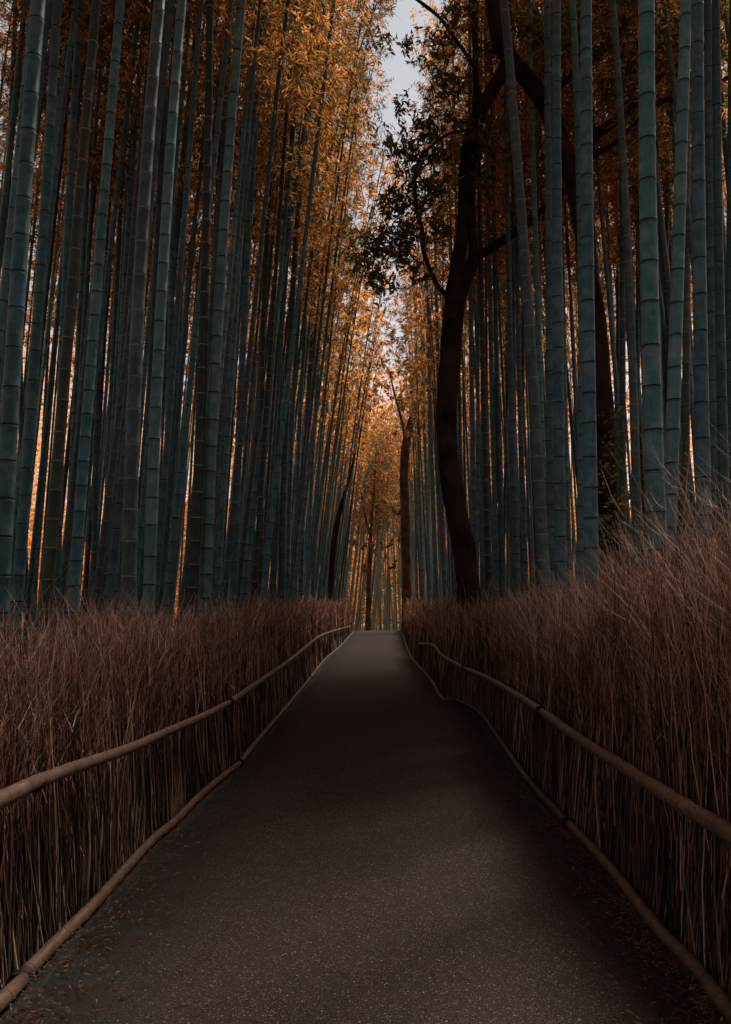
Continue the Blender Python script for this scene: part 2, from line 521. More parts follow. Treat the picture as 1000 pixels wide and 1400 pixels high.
def make_rail(P, r0, mat, parent, seed, label=None, name='rail', step=.16):
    S_ = smooth_path(P, 24)
    seg = np.r_[0, np.cumsum(np.linalg.norm(np.diff(S_, axis=0), axis=1))]
    Ltot = seg[-1]
    rs = np.random.default_rng(seed)
    stn, rad, tag_ = [], [], []
    s = 0.0
    stn.append(0); rad.append(r0 * .93); tag_.append(1)
    s = rs.uniform(.05, .1)
    while s < Ltot - .06:
        g = step * rs.uniform(.75, 1.6)
        far = S_[min(len(S_) - 1, np.searchsorted(seg, s))][1] > 14
        for ds, k, tg in ((-.016, 1.0, 0), (-.004, 1.07, 0), (.000, 1.0, 1), (.004, 1.04, 0), (.022, 1.0, 0)):
            if far and ds in (-.004, .000): continue
            stn.append(s + ds); rad.append(r0 * k * rs.uniform(.985, 1.015)); tag_.append(tg)
        s += g if not far else g * 4
    stn.append(Ltot); rad.append(r0 * .9); tag_.append(1)
    stn = np.array(stn)
    C = np.stack([np.interp(stn, seg, S_[:, i]) for i in range(3)], 1)
    taper = 1 - .12 * stn / Ltot
    V, q, e = tube(C, np.array(rad) * taper, 12)
    mi = np.zeros(len(q) * 2 + len(e), int)
    rowtag = np.array(tag_)[:-1].repeat(12)
    t = tri_quads(q, e)
    mi[:len(q)] = rowtag; mi[len(q):2 * len(q)] = rowtag
    me = mesh(name, V, t, [mat, MAT['pole_node']], mi, smooth=True)
    o = link(name, me, parent)
    if label: o['label'] = label
    return o

def fence(side, label):
    xf = xl if side < 0 else xr
    root = empty('brushwood_fence', (float(xf(4)) + side * .2, 4, 0), label, 'fence', 'brushwood fences along the path')
    base = np.array(root.location)
    def top(y):
        if side < 0: return np.interp(y, [1, 3, 5, 9, 14, 25, 40], [1.34, 1.37, 1.40, 1.44, 1.50, 1.55, 1.60])
        return np.interp(y, [1, 3, 4, 5, 8, 14, 25, 40], [1.98, 1.95, 1.84, 1.70, 1.55, 1.48, 1.52, 1.6])
    def sample(n):
        # depth distribution: denser close to the camera
        u = rng.uniform(0, 1, n)
        zs = [(1.4, 6, .42), (6, 12, .27), (12, 22, .18), (22, 42.5, .13)]
        y = np.zeros(n); c = 0
        for a, b, p in zs:
            k = (u >= c) & (u < c + p)
            y[k] = rng.uniform(a, b, k.sum()); c += p
        y[y == 0] = rng.uniform(1.4, 6, (y == 0).sum())
        return y
    # lower upright stems
    n = 9000
    y = sample(n)
    lay = rng.uniform(0, 1, n) ** 1.3 * .26
    x0 = xf(y) + side * (.045 + lay)
    r = np.interp(y, [2, 6, 12, 25, 40], [.0030, .0042, .0065, .010, .015]) * rng.lognormal(0, .35, n)
    h = rng.uniform(.55, 1.25, n)
    K = 4
    t = np.linspace(0, 1, K)[None]
    lx = side * np.abs(rng.normal(0, .06, n))[:, None] * t + side * .05 * t ** 2
    ly = (rng.normal(0, .09, n)[:, None]) * t + rng.normal(0, .05, n)[:, None] * np.sin(t * 3.1) + rng.normal(0, .014, (n, K))
    C = np.stack([x0[:, None] + lx + rng.normal(0, .004, (n, K)), y[:, None] + ly, h[:, None] * t - .02 + 0 * lx], -1)
    C[..., 2] += gz(C[..., 1])
    V, q = sweeps(C - base, r[:, None] * (1.15 - .5 * t))
    link('brushwood_stems', mesh('brushwood_stems', V, q, [MAT['stem']]), root, kind='stuff')
    # bushy twigs of the upper half
    n = 10500
    y = sample(n)
    lay = rng.uniform(0, 1, n) * .42
    x0 = xf(y) + side * (.06 + lay)
    r = np.interp(y, [2, 6, 12, 25, 40], [.0024, .0034, .0055, .009, .013]) * rng.lognormal(0, .35, n)
    zt = top(y) * (1 + .045 * np.sin(y * 4.3 + side) + .04 * np.sin(y * 9.1) + .03 * np.sin(y * 17)) * (1.03 - .33 * rng.uniform(0, 1, n) ** 1.3)
    z0 = rng.uniform(.15, .75, n)
    ph = np.sin(y * 1.7 + side) * .10 + np.sin(y * .6) * .08      # tufts leaning together
    lean_y = (ph + rng.normal(0, .25, n))[:, None]
    lean_x = (side * (np.abs(rng.normal(0, .11, n)) - .015))[:, None]
    C = np.stack([x0[:, None] + lean_x * t + rng.normal(0, .015, (n, K)),
                  y[:, None] + lean_y * t ** 1.5 + rng.normal(0, .022, (n, K)),
                  z0[:, None] + (zt - z0)[:, None] * t], -1)
    C[..., 2] += gz(C[..., 1])
    V, q = sweeps(C - base, r[:, None] * (1.1 - .65 * t))
    link('brushwood_twigs', mesh('brushwood_twigs', V, q, [MAT['bush']]), root, kind='stuff')
    # fine sprigs, several to a twig
    m_ = 3
    sel = np.repeat(rng.permutation(n)[:9000], m_)
    tt = rng.uniform(.35, 1.0, len(sel))
    ki = np.minimum((tt * (K - 1)).astype(int), K - 2); fr = tt * (K - 1) - ki
    S0 = C[sel, ki] * (1 - fr[:, None]) + C[sel, ki + 1] * fr[:, None]
    N = len(sel)
    ln = rng.uniform(.10, .30, N) * np.interp(y[sel], [2, 4, 40], [1.15, 1, .9])
    long_ = (rng.uniform(0, 1, N) > .95) & (tt > .7)
    ln[long_] *= 1.7 if side < 0 else 2.2
    dirs = np.stack([rng.normal(0, .38, N), rng.normal(0, .50, N) + (.12 if side < 0 else -.18), rng.uniform(.55, 1.1, N)], 1)
    dirs /= np.linalg.norm(dirs, axis=1)[:, None]
    t3 = np.array([0, .5, 1.0])[None, :, None]
    curl = rng.normal(0, .18, (N, 3)) * np.array([1, 1, .3])
    C3 = S0[:, None] + dirs[:, None] * t3 * ln[:, None, None] + curl[:, None] * (t3 ** 2) * ln[:, None, None]
    r3 = np.interp(y[sel], [2, 6, 12, 25, 40], [.0013, .0019, .0034, .0058, .009])
    V, q = sweeps(C3 - base, r3[:, None] * np.array([[1.0, .8, .4]]))
    link('brushwood_sprigs', mesh('brushwood_sprigs', V, q, [MAT['sprig']]), root, kind='stuff')
    # long pale wisps that stand out above the top
    n = 420 if side < 0 else 620
    y = rng.uniform(2.6, 9, n)
    ln = rng.uniform(.35, .8, n) * (.75 if side < 0 else 1.0) * np.interp(y, [2.6, 4.5, 7], [1.1, 1, .7])
    x0 = xf(y) + side * rng.uniform(.08, .45, n)
    z0 = top(y) - rng.uniform(.25, .65, n)
    dy = rng.normal(.15 if side < 0 else .22, .45, n); dx = rng.normal(-.12 * 1, .28, n)
    t5 = np.linspace(0, 1, 5)[None]
    C = np.stack([x0[:, None] + dx[:, None] * ln[:, None] * t5 ** 1.4 + rng.normal(0, .006, (n, 5)),
                  y[:, None] + dy[:, None] * ln[:, None] * t5 ** 1.4 + rng.normal(0, .006, (n, 5)),
                  z0[:, None] + ln[:, None] * t5 * (1 - .18 * t5 * np.abs(dy[:, None]))], -1)
    V1, q1 = sweeps(C - base, np.full((n, 1), .0021) * (1.1 - .75 * t5))
    sel = np.repeat(np.arange(n), 5)
    ki = rng.integers(1, 4, len(sel))
    S0 = C[sel, ki]
    d0 = C[sel, ki + 1] - C[sel, ki]; d0 /= np.linalg.norm(d0, axis=1)[:, None]
    d0 = d0 + rng.normal(0, .38, d0.shape); d0 /= np.linalg.norm(d0, axis=1)[:, None]
    l2 = rng.uniform(.08, .26, len(sel))[:, None]
    C2 = np.stack([S0, S0 + d0 * l2 * .5 + rng.normal(0, .004, S0.shape), S0 + d0 * l2 + np.array([0, 0, .03])], 1)
    V2, q2 = sweeps(C2 - base, np.tile([[.0014, .0011, .0006]], (len(sel), 1)))
    link('brushwood_wisps', mesh('brushwood_wisps', np.vstack([V1, V2]), np.vstack([q1, q2 + len(V1)]), [MAT['wisp']]), root, kind='stuff')
    return root

def cut(P, a, b):
    return P[a:b + 1]
fl = fence(-1, 'brown brushwood fence with two bamboo rails along the left side of the path')
fr_ = fence(1, 'tall bushy brushwood fence with two bamboo rails along the right side of the path')
def rail_on(root, P, *a, **k):
    return make_rail(P - np.array(root.location), *a, parent=root, **k)
def ext(P, i, d):     # make the pole end overlap the next one a little
    return P
o_ = np.array([-.03, .0, .012])
rail_on(fl, PUL[0:3] + np.array([.012, .02, .010]), .036, MAT['pole_brown'], seed=1, label='thick near pole of the upper rail, at the left edge')
rail_on(fl, PUL[2:8], .031, MAT['pole_brown'], seed=2, label='long reddish middle pole of the upper rail')
rail_on(fl, PUL[7:], .030, MAT['pole_grey'], seed=3, label='far greyish pole of the upper rail')
rail_on(fl, PL[0:3] + np.array([.02, 0, .01]), .034, MAT['pole_brown'], seed=4, label='short near pole of the lower rail')
rail_on(fl, PL[2:10], .031, MAT['pole_brown'], seed=5, label='long near pole of the lower rail')
rail_on(fl, PL[9:14], .030, MAT['pole_grey'], seed=6, label='pale middle pole of the lower rail')
rail_on(fl, PL[13:], .028, MAT['pole_grey'], seed=7, label='far pole of the lower rail')
rail_on(fr_, PUR[0:6], .036, MAT['pole_brown'], seed=8, label='thick reddish near pole of the upper rail')
rail_on(fr_, PUR[5:9], .032, MAT['pole_grey'], seed=9, label='grey middle pole of the upper rail')
rail_on(fr_, PUR[8:], .026, MAT['pole_grey'], seed=10, label='thin crooked far pole of the upper rail')
rail_on(fr_, PR[0:7], .034, MAT['pole_brown'], seed=11, label='brown near pole of the lower rail')
rail_on(fr_, PR[6:12], .033, MAT['pole_green'], seed=12, label='dark green middle pole of the lower rail')
rail_on(fr_, PR[11:], .026, MAT['pole_grey'], seed=13, label='thin crooked far pole of the lower rail')
# cord bindings at the joints
def tie(root, p, d, r):
    d = d / np.linalg.norm(d)
    K = 9
    C = [p + d * (i - 4) * .006 for i in range(K)]
    V, q, e = tube(C, [r * (1.12 if i % 2 else 1.05) for i in range(K)], 10)
    link('cord_tie', mesh('cord_tie', V - np.array(root.location), tri_quads(q, e), [MAT['tie']]), root)
for root, P, ii, r in ((fl, PUL, (2, 7), .037), (fl, PL, (2, 9, 13), .037), (fr_, PUR, (5, 8), .037), (fr_, PR, (6, 11), .038)):
    for i in ii:
        tie(root, P[i], P[i + 1] - P[i - 1], r)

# fallen leaves by the rails
def litter(n, name):
    y = 1.8 + rng.gamma(1.6, 1.9, n)
    y = np.clip(y, 1.6, 16)
    right = rng.uniform(0, 1, n) < .66
    off = np.abs(rng.normal(0, .13, n)) + .01
    x = np.where(right, xr(y) - off, xl(y) + off * 1.3)
    far = rng.uniform(0, 1, n) < .09
    x = np.where(far, xl(y) + (xr(y) - xl(y)) * rng.uniform(.1, .9, n), x)
    a = rng.uniform(0, 6.28, n)
    D = np.stack([np.cos(a), np.sin(a), rng.normal(.08, .12, n)], 1)
    D /= np.linalg.norm(D, axis=1)[:, None]
    P = np.stack([x, y, np.full(n, .034) + rng.uniform(0, .012, n)], 1)
    nr = np.stack([rng.normal(0, .3, n), rng.normal(0, .3, n), np.ones(n)], 1)
    nn = np.cross(nr, D)  # leaf lies flat: side vector horizontal
    V, Fc = leaves(P, D, rng.uniform(.012, .045, n), rng.uniform(.004, .009, n), nrm=nr)
    o = link(name, mesh(name, V, Fc, [MAT['fallen']]), kind='stuff')
    o['label'] = 'dry brown fallen leaves scattered beside the rails'
    o['category'] = 'fallen leaves'
litter(5600, 'fallen_leaves')

# ------------------------------------------------------------------ bamboo
RINGS = {'straw': 'dark', 'teal': 'dark', 'pale': 'dark', 'slate': 'dark', 'brown': 'pale', 'olive': 'pale'}
def culm_mesh(name, axis, ztop, R0, tone, seed, S=12, z0=-.1, step=.30, fine=True):
    """axis(z) -> xyz; node rings as real ridges"""
    rs = np.random.default_rng(seed)
    zl, k_, tg = [z0], [1.0], [0]
    z = rs.uniform(.05, .3)
    pale = RINGS[tone] == 'pale'
    w_ = max(.006, R0 * .11)
    while z < ztop - .3:
        up = (z > 7.5)
        if fine and not up:
            if pale:
                rows = ((-3.2, 1.0, 0), (-1.0, 1.05, 2), (.4, 1.0, 2), (1.0, 1.06, 0), (3.0, 1.0, 0))
            else:
                rows = ((-2.8, 1.0, 3), (-.8, 1.07, 1), (.0, .97, 1), (.9, 1.04, 0), (2.6, 1.0, 0))
        else:
            rows = ((-1.2, 1.0, 2 if pale else 1), (.8, 1.05, 0))
        for dz, k, t_ in rows:
            zl.append(z + dz * w_); k_.append(k); tg.append(t_)
        z += step * rs.uniform(.92, 1.08) * (.85 + .03 * min(z, 8)) * (1.5 if up else 1)
    zl.append(ztop); k_.append(.5); tg.append(0)
    zl = np.array(zl)
    rad = R0 * np.array(k_) * (1 - .70 * np.clip(zl / ztop, 0, 1) ** 1.15)
    C = np.array([axis(z) for z in zl])
    K = len(zl)
    a = np.arange(S) * 2 * np.pi / S
    V = np.repeat(C[:, None], S, 1)
    V[..., 0] += rad[:, None] * np.cos(a)
    V[..., 1] += rad[:, None] * np.sin(a)
    idx = np.arange(K * S).reshape(K, S)
    nx = np.roll(idx, -1, 1)
    q = np.stack([idx[:-1], nx[:-1], nx[1:], idx[1:]], -1).reshape(-1, 4)
    mi = np.array(tg)[:-1].repeat(S)
    return mesh(name, V, q, [MAT[tone], MAT['node_dark'], MAT['node_pale'], MAT['node_mid']], mi, smooth=True)

ATT = 9.3
BEND = [.25, .6, .9, 1.3, .5, 1.0]
HT = 9.0
def off(k, t):
    t = np.maximum(np.asarray(t, float), 0)
    return BEND[k] * (t / HT) ** 2
def crown_data(k, n_leaf, seed, lsc=1.0):
    """leaves and side branches of one culm, origin at the culm 7 m up"""
    rs = np.random.default_rng(seed)
    bl, bt = [], []
    t = .2
    while t < HT - .2:
        for _ in range(2):
            a = rs.uniform(0, 6.28)
            ln = (1.35 - .85 * (t / HT)) * rs.uniform(.6, 1.15) * (.45 + .55 * min(1, t / 1.6))
            bl.append((t, a, ln, rs.uniform(.35, .8)))
        t += .27
    B = np.array(bl)
    nb = len(B)
    nc = n_leaf // 11                       # leaves hang in sprays of eleven or so
    b = np.repeat(rs.integers(0, nb, nc), 11)
    s = np.repeat(rs.uniform(.15, 1, nc) ** .7, 11)
    n_leaf = len(b)
    jit = np.repeat(rs.normal(0, .13, (nc, 3)), 11, 0)
    face = np.repeat(rs.normal(0, .55, (nc, 3)), 11, 0)
    def pos(bi, s):
        t, a, ln, rise = B[bi].T
        h = ln * s
        z = t + rise * h - .45 * h * h * 1.1
        return np.stack([off(k, t) + np.cos(a) * h, np.sin(a) * h, z], 1)
    P = pos(b, s) + jit + rs.normal(0, .045, (n_leaf, 3))
    dd = np.stack([np.cos(B[b, 1]), np.sin(B[b, 1]), np.zeros(n_leaf)], 1) * .6 + face + rs.normal(0, .33, (n_leaf, 3)) + np.array([0, 0, -.5])
    dd /= np.linalg.norm(dd, axis=1)[:, None]
    L = rs.uniform(.08, .15, n_leaf) * lsc
    W = L * rs.uniform(.15, .23, n_leaf)
    t4 = np.array([0, .35, .7, 1.0])
    C = np.stack([pos(np.arange(nb), np.full(nb, q_)) for q_ in t4], 1)
    return P, dd, L, W, C
crown_leaf, crown_twig = {}, {}
for k in range(6):
    P, D, L, W, C = crown_data(k, 3500, 50 + k)
    V, Fc = leaves(P, D, L, W)
    for nm in ('leaf', 'leaf_dark'):
        crown_leaf[(k, nm)] = mesh('bamboo_foliage', V, Fc, [MAT[nm]])
    V, q = sweeps(C, np.tile(np.array([[.006, .005, .0035, .002]]), (len(C), 1)))
    crown_twig[k] = mesh('bamboo_branches', V, q, [MAT['branch']])

def q_dir(d, yaw):
    """turn local +Z to d, after turning about +Z by yaw"""
    return Vector(d).normalized().to_track_quat('Z', 'Y').to_matrix().to_4x4() @ Matrix.Identity(4) if False else \
        (Vector((0, 0, 1)).rotation_difference(Vector(d).normalized()) @ Quaternion((0, 0, 1), yaw))

# traced stalks: x at picture heights 0, 300, 500, 800; width near 600; tone; label
HEROES = [
 (53, 33, 16, 3, 21, 'teal', 'thickest blue-green bamboo stalk at the left edge of the grove, leaning right towards its top'),
 (84, 65, 49, 27, 14, 'teal', 'slimmer blue-green bamboo just right of the thickest stalk at the left edge'),
 (109, 94, 84, 77, 12, 'teal', 'blue-green bamboo half hidden behind the dark pale-ringed stalk near the left edge'),
 (132, 108, 88, 66, 15, 'olive', 'dark olive bamboo with bright pale rings beside the orange gap near the left edge'),
 (137, 121, 107, 92, 9, 'teal', 'slender teal bamboo tucked right behind the dark pale-ringed stalk on the left'),
 (171, 146, 126, 104, 14, 'teal', 'blue-green bamboo leaning right, between the dark ringed stalk and the wide brown-grey one'),
 (178, 161, 152, 142, 8, 'teal', 'thin teal bamboo left of the wide brown-grey stalk, crossing a leaning one'),
 (219, 197, 185, 177, 18, 'brown', 'wide brown-grey bamboo with faint rings, in the middle of the left-hand grove front'),
 (226, 216, 204, 193, 10, 'slate', 'narrow slate bamboo wedged between the wide brown-grey stalk and its pale neighbour'),
 (252, 229, 218, 205, 15, 'pale', 'pale green bamboo right of the wide brown-grey stalk on the left'),
 (268, 255, 238, 226, 9, 'teal', 'slim teal bamboo left of the almost black ringed stalk'),
 (285, 281, 275, 264, 13, 'olive', 'almost black upright bamboo with evenly spaced white rings, left of the pale smooth one'),
 (313, 294, 284, 252, 10, 'slate', 'dark slate bamboo leaning right behind the white-ringed black stalk'),
 (337, 312, 297, 283, 15, 'pale', 'smooth pale teal bamboo right beside the white-ringed black stalk'),
 (353, 322, 312, 299, 9, 'slate', 'slim slate bamboo leaning right, just behind the smooth pale teal one'),
 (365, 342, 334, 320, 10, 'slate', 'slate bamboo with slight lean, second stalk right of the smooth pale teal one'),
 (445, 396, 370, 335, 8, 'pale', 'slender pale bamboo with the strongest lean to the right in the left grove'),
 (388, 363, 360, 357, 8, 'olive', 'slim dark bamboo with white rings, crossed by the strongly leaning pale stalk'),
 (398, 372, 352, 345, 7, 'slate', 'thin slate bamboo rising beside the strongly leaning pale stalk'),
 (412, 390, 384, 373, 8, 'slate', 'upright slate bamboo right of the slim white-ringed stalk'),
 (436, 406, 396, 385, 9, 'slate', 'slate bamboo in the dense row before the left fence end'),
 (455, 418, 405, 393, 7, 'teal', 'thin teal bamboo bending right over the path, middle of the dense row'),
 (466, 430, 414, 404, 7, 'teal', 'thin teal bamboo bending right, towards the inner edge of the left grove'),
 (480, 442, 425, 412, 7, 'slate', 'thin slate bamboo bending right near the inner edge of the left grove'),
 (488, 452, 436, 420, 6, 'teal', 'thin teal bamboo arching over the path from the left grove'),
 (500, 464, 446, 428, 6, 'slate', 'thin slate bamboo arching far over the path at the inner edge of the left grove'),
 (17, 8, -2, -12, 9, 'slate', 'thin dark bamboo at the very left edge of the photo'),
 (30, 22, 30, 34, 8, 'brown', 'thin brown bamboo showing right of the thickest stalk at the left edge'),
 (100, 80, 66, 50, 5, 'olive', 'very thin dark stalk crossing the orange gap near the left edge'),
 (158, 140, 136, 128, 8, 'slate', 'slim slate bamboo behind the leaning blue-green one on the left'),
 (206, 180, 166, 158, 9, 'pale', 'narrow pale bamboo immediately left of the wide brown-grey stalk'),
 (240, 238, 232, 222, 9, 'teal', 'slim teal bamboo between the pale stalk and the dark gap left of the white-ringed one'),
 (689, 711, 729, 744, 15, 'brown', 'brown-grey bamboo leaning left with pale rings, right of the forked tree'),
 (725, 732, 739, 748, 9, 'teal', 'slim teal bamboo just right of the left-leaning brown-grey one'),
 (745, 747, 751, 752, 11, 'slate', 'upright slate bamboo second right of the left-leaning brown-grey one'),
 (761, 760, 765, 767, 15, 'teal', 'blue-green upright bamboo with dark rings, left of the pair before the dark trunk'),
 (785, 796, 797, 794, 12, 'teal', 'left stalk of the touching pair in front of the big dark trunk'),
 (803, 805, 805, 810, 18, 'teal', 'thick right stalk of the touching pair in front of the big dark trunk'),
 (841, 858, 867, 873, 12, 'brown', 'brown-grey bamboo leaning left, between the big dark trunk and the thickest right stalk'),
 (857, 866, 874, 862, 7, 'slate', 'thin slate bamboo left of the thickest right stalk'),
 (877, 879, 888, 898, 23, 'teal', 'thickest blue-green bamboo of the right grove, with dark rings'),
 (894, 899, 905, 911, 9, 'teal', 'slim teal bamboo right behind the thickest stalk of the right grove'),
 (928, 923, 916, 911, 17, 'pale', 'pale teal bamboo leaning right towards its top, right of the thickest stalk'),
 (916, 912, 906, 902, 8, 'brown', 'thin brown bamboo between the thickest stalk and the pale leaning one'),
 (951, 953, 958, 964, 18, 'teal', 'thick blue-green bamboo near the right edge of the photo'),
 (938, 940, 937, 936, 11, 'brown', 'reddish brown bamboo between the pale leaning stalk and the thick one near the right edge'),
 (966, 970, 973, 980, 12, 'slate', 'slate bamboo right of the thick stalk near the right edge'),
 (981, 984, 987, 994, 13, 'slate', 'dark bamboo second from the right edge of the photo'),
 (1003, 1000, 1000, 1004, 12, 'slate', 'bamboo cut off by the right edge of the photo'),
 (672, 676, 680, 688, 7, 'teal', 'thin teal bamboo crossing behind the right limb of the forked tree'),
 (650, 655, 661, 668, 8, 'olive', 'dark bamboo with white rings just right of the forked tree trunk'),
 (690, 694, 700, 708, 8, 'slate', 'slim slate bamboo left of the left-leaning brown-grey one'),
 (700, 703, 710, 719, 7, 'teal', 'thin teal bamboo close to the left-leaning brown-grey one'),
 (664, 668, 673, 680, 7, 'pale', 'thin pale bamboo between the forked tree and its teal neighbours'),
 (640, 641, 644, 650, 7, 'teal', 'thin teal bamboo immediately right of the forked tree trunk'),
 (846, 849, 850, 851, 9, 'brown', 'thin brown bamboo immediately right of the big dark trunk'),
 (838, 842, 845, 842, 6, 'slate', 'very thin slate bamboo hugging the right side of the big dark trunk'),
 (560, 564, 570, 578, 5, 'slate', 'very thin bamboo just right of the slim far trunk beside the path'),
 (566, 572, 579, 588, 5, 'teal', 'very thin teal bamboo between the slim far trunk and the forked tree'),
 (578, 582, 588, 597, 6, 'slate', 'thin slate bamboo left of the forked tree trunk'),
 (590, 594, 599, 608, 6, 'teal', 'thin teal bamboo closest to the left side of the forked tree trunk'),
]
used = []
def hero(i, h):
    x0, x3, x5, x8, wpx, tone, label = h
    left = x5 < 518
    D = .108
    need = (2.0 if left else 1.92)
    bx = abs((x8 if wpx > 8 else x5) - 518)
    d = max(F * D / wpx, need * F / max(bx, 8) if bx < 400 else 0)
    if wpx <= 6: d = max(d, 17)
    d = min(d, 34)
    R0 = wpx * d / F / 2 / .86
    R0 = min(R0, .085)
    pts = np.array([at_y(x, y, d) for x, y in ((x8, 800), (x5, 500), (x3, 300), (x0, 0))])
    co_ = np.polyfit(pts[:, 2], pts[:, 0], 2)
    za, zb = pts[0, 2], pts[-1, 2]
    f = lambda z: np.polyval(co_, z)
    df = lambda z: np.polyval(np.polyder(co_), z)
    rs = np.random.default_rng(900 + i)
    ly = rs.normal(0, .012)
    ztop = rs.uniform(18.5, 20)
    bend = (.5 + rs.uniform(0, .6)) * (1 if left else -1)
    def axis(z):
        x = f(min(max(z, za), zb))
        if z < za: x = f(za) + df(za) * (z - za)
        if z > zb: x = f(zb) + df(zb) * (z - zb) + bend * ((z - zb) / 9) ** 2
        return np.array([x, d + ly * z, z])
    b = axis(0)
    if left: b[0] = min(b[0], float(xl(d)) - .42)
    root = empty('bamboo_stalk', (b[0], b[1], 0), label, 'bamboo', 'tall bamboo stalks rising behind the fences')
    b0 = np.array(root.location)
    S = 16 if wpx > 12 else 10
    stp = .31 if wpx > 7 else .34
    me = culm_mesh('culm', lambda z: axis(z) - b0, ztop, R0, tone, 300 + i, S, step=stp * rs.uniform(.93, 1.07))
    link('culm', me, root)
    k = i % 6
    at_ = 11.5 if d < 13.5 else ATT
    p, p2 = axis(at_), axis(at_ + 5)
    qd = q_dir(p2 - p, (0 if left else math.pi) + rs.normal(0, .5))
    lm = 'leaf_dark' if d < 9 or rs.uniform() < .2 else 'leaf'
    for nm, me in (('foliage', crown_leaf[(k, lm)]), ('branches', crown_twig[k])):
        o = link(nm, me, root, kind='stuff')
        o.location = p - b0
        o.rotation_mode = 'QUATERNION'
        o.rotation_quaternion = qd
    used.append((b[0], b[1]))
for i, h in enumerate(HEROES):
    hero(i, h)

# the rest of the grove
def px_of(x, y, z=1.6):
    v = _Rm.T @ (np.array([x, y, z]) - CAM)
    return 500 + F * v[0] / -v[2]
cand = []
tries = 0
while tries < 42000:
    tries += 1
    side = -1 if random.random() < .5 else 1
    y = random.uniform(7.2, 74)
    x = side * (2.05 + random.random() ** 1.25 * (10.5 if y < 36 else 7.5))
    if y > 44 and random.random() < .45:
        x = random.uniform(-5.5, 5.5)              # the grove closes behind the crest, where the path bends away
        if y < 58: continue
    lat = abs(x - (xl(y) if x < 0 else xr(y)))
    if y < 58 and abs(x) < 2.05: continue
    if 49 < y < 56 and abs(x) < 3.0: continue
    if y < 8.6 and abs(x) < 4: continue
    if side > 0 and 11.5 < y < 16 and abs(x) < 2.6: continue      # room for the forked tree
    if side > 0 and y < 14.5 and x < 4.4: continue
    if side > 0 and abs(y - 9.5) < 1.2 and abs(x - 2.9) < .6: continue
    p = px_of(x, y)
    if not (-60 < p < 1060): continue
    gap = (.27 if y < 18 else .55 if y < 30 else .75 if y < 50 or abs(x) > 6 else .55) + max(0, abs(x) - 6) * .10
    if any((x - a) ** 2 + (y - b) ** 2 < gap for a, b in used): continue
    used.append((x, y)); cand.append((x, y))
cand.sort(key=lambda c: c[1])
print('centre', sum(1 for c in cand if c[1] > 50 and abs(c[0]) < 5.5))
print('bamboo candidates', len(cand))
NIND = 300 - len(HEROES) - 2
cand = cand[:1900]
# the grove goes on beside and behind the place where the photographer stands
around = []
for _ in range(9000):
    y = random.uniform(-20, 30)
    x = random.choice((-1, 1)) * (1.95 + random.random() ** 1.3 * 12)
    if y > 2 and -380 < px_of(x, y) < 1380: continue
    if any((x - a) ** 2 + (y - b) ** 2 < .85 for a, b in around): continue
    around.append((x, y))
print('around', len(around))
# shared culm meshes
TONES = ['teal', 'slate', 'pale', 'brown', 'olive', 'straw']
shared = {}
for k in range(6):
    for t_ in TONES:
        shared[(k, t_)] = culm_mesh('culm', lambda z, k=k: np.array([float(off(k, z - ATT)), 0, z]), 18.3, .047, t_, 70 + k, 9, z0=-.35)
def lean_dir(x, y, rs):
    left = x < 0
    mean = .045 if left else -.022
    if abs(x) < 5 and 20 < y < 50: mean *= 1.5
    near = max(0, 1 - abs(abs(x) - 2) / 4)
    if not left and x < 4: mean = .002
    if not left and y > 22 and x < 3.6: mean = -.030
    if left and y > 24 and x > -3.6: mean += .02
    lx = (mean + (.035 if left else .0) * near) + rs.normal(0, .018)
    return Vector((lx, rs.normal(0, .015), 1)).normalized()
ZONE = [(14, 'in the front rows'), (20, 'in the middle rows'), (34, 'deep'), (200, 'far')]
TN = {'straw': 'sunlit-tinted straw-green', 'teal': 'blue-green', 'slate': 'dark slate-grey', 'pale': 'pale green', 'brown': 'brown-grey pale-ringed', 'olive': 'blackish white-ringed'}
def depth_words(y):
    return 'close' if y < 12.5 else 'a few rows' if y < 17 else 'farther' if y < 24 else 'far'
MARKS = [(5, 'the thickest stalk at the left edge'), (40, 'the slimmer stalk at the left edge'), (75, 'the pale-ringed olive stalk'),
         (112, 'the leaning stalk near the left edge'), (145, 'the thin teal stalk on the left'), (181, 'the wide brown-grey stalk'),
         (211, 'the pale stalk of the left grove'), (240, 'the slate stalk left of the white-ringed one'), (268, 'the white-ringed black stalk'),
         (292, 'the smooth pale teal stalk'), (326, 'the slight-leaning slate stalk'), (352, 'the strongly leaning pale stalk'),
         (378, 'the slim white-ringed stalk'), (400, 'the dense left row'), (425, 'the inner edge of the left grove'), (455, 'the thin black tree'),
         (480, 'the end of the left fence'), (557, 'the slim brown tree'), (585, 'the gap left of the forked tree'), (625, 'the forked tree'),
         (660, 'the stalks right of the forked tree'), (700, 'the thin stalks beside the left-leaning one'), (735, 'the left-leaning brown-grey stalk'),
         (767, 'the upright blue-green stalk'), (803, 'the touching pair of stalks'), (835, 'the big dark trunk'), (870, 'the left-leaning slim stalk'),
         (893, 'the thickest stalk of the right grove'), (914, 'the pale stalk leaning right'), (940, 'the reddish brown stalk'),
         (962, 'the thick stalk near the right edge'), (990, 'the right edge stalks')]
protos = {}
named = {}
far_culm = []
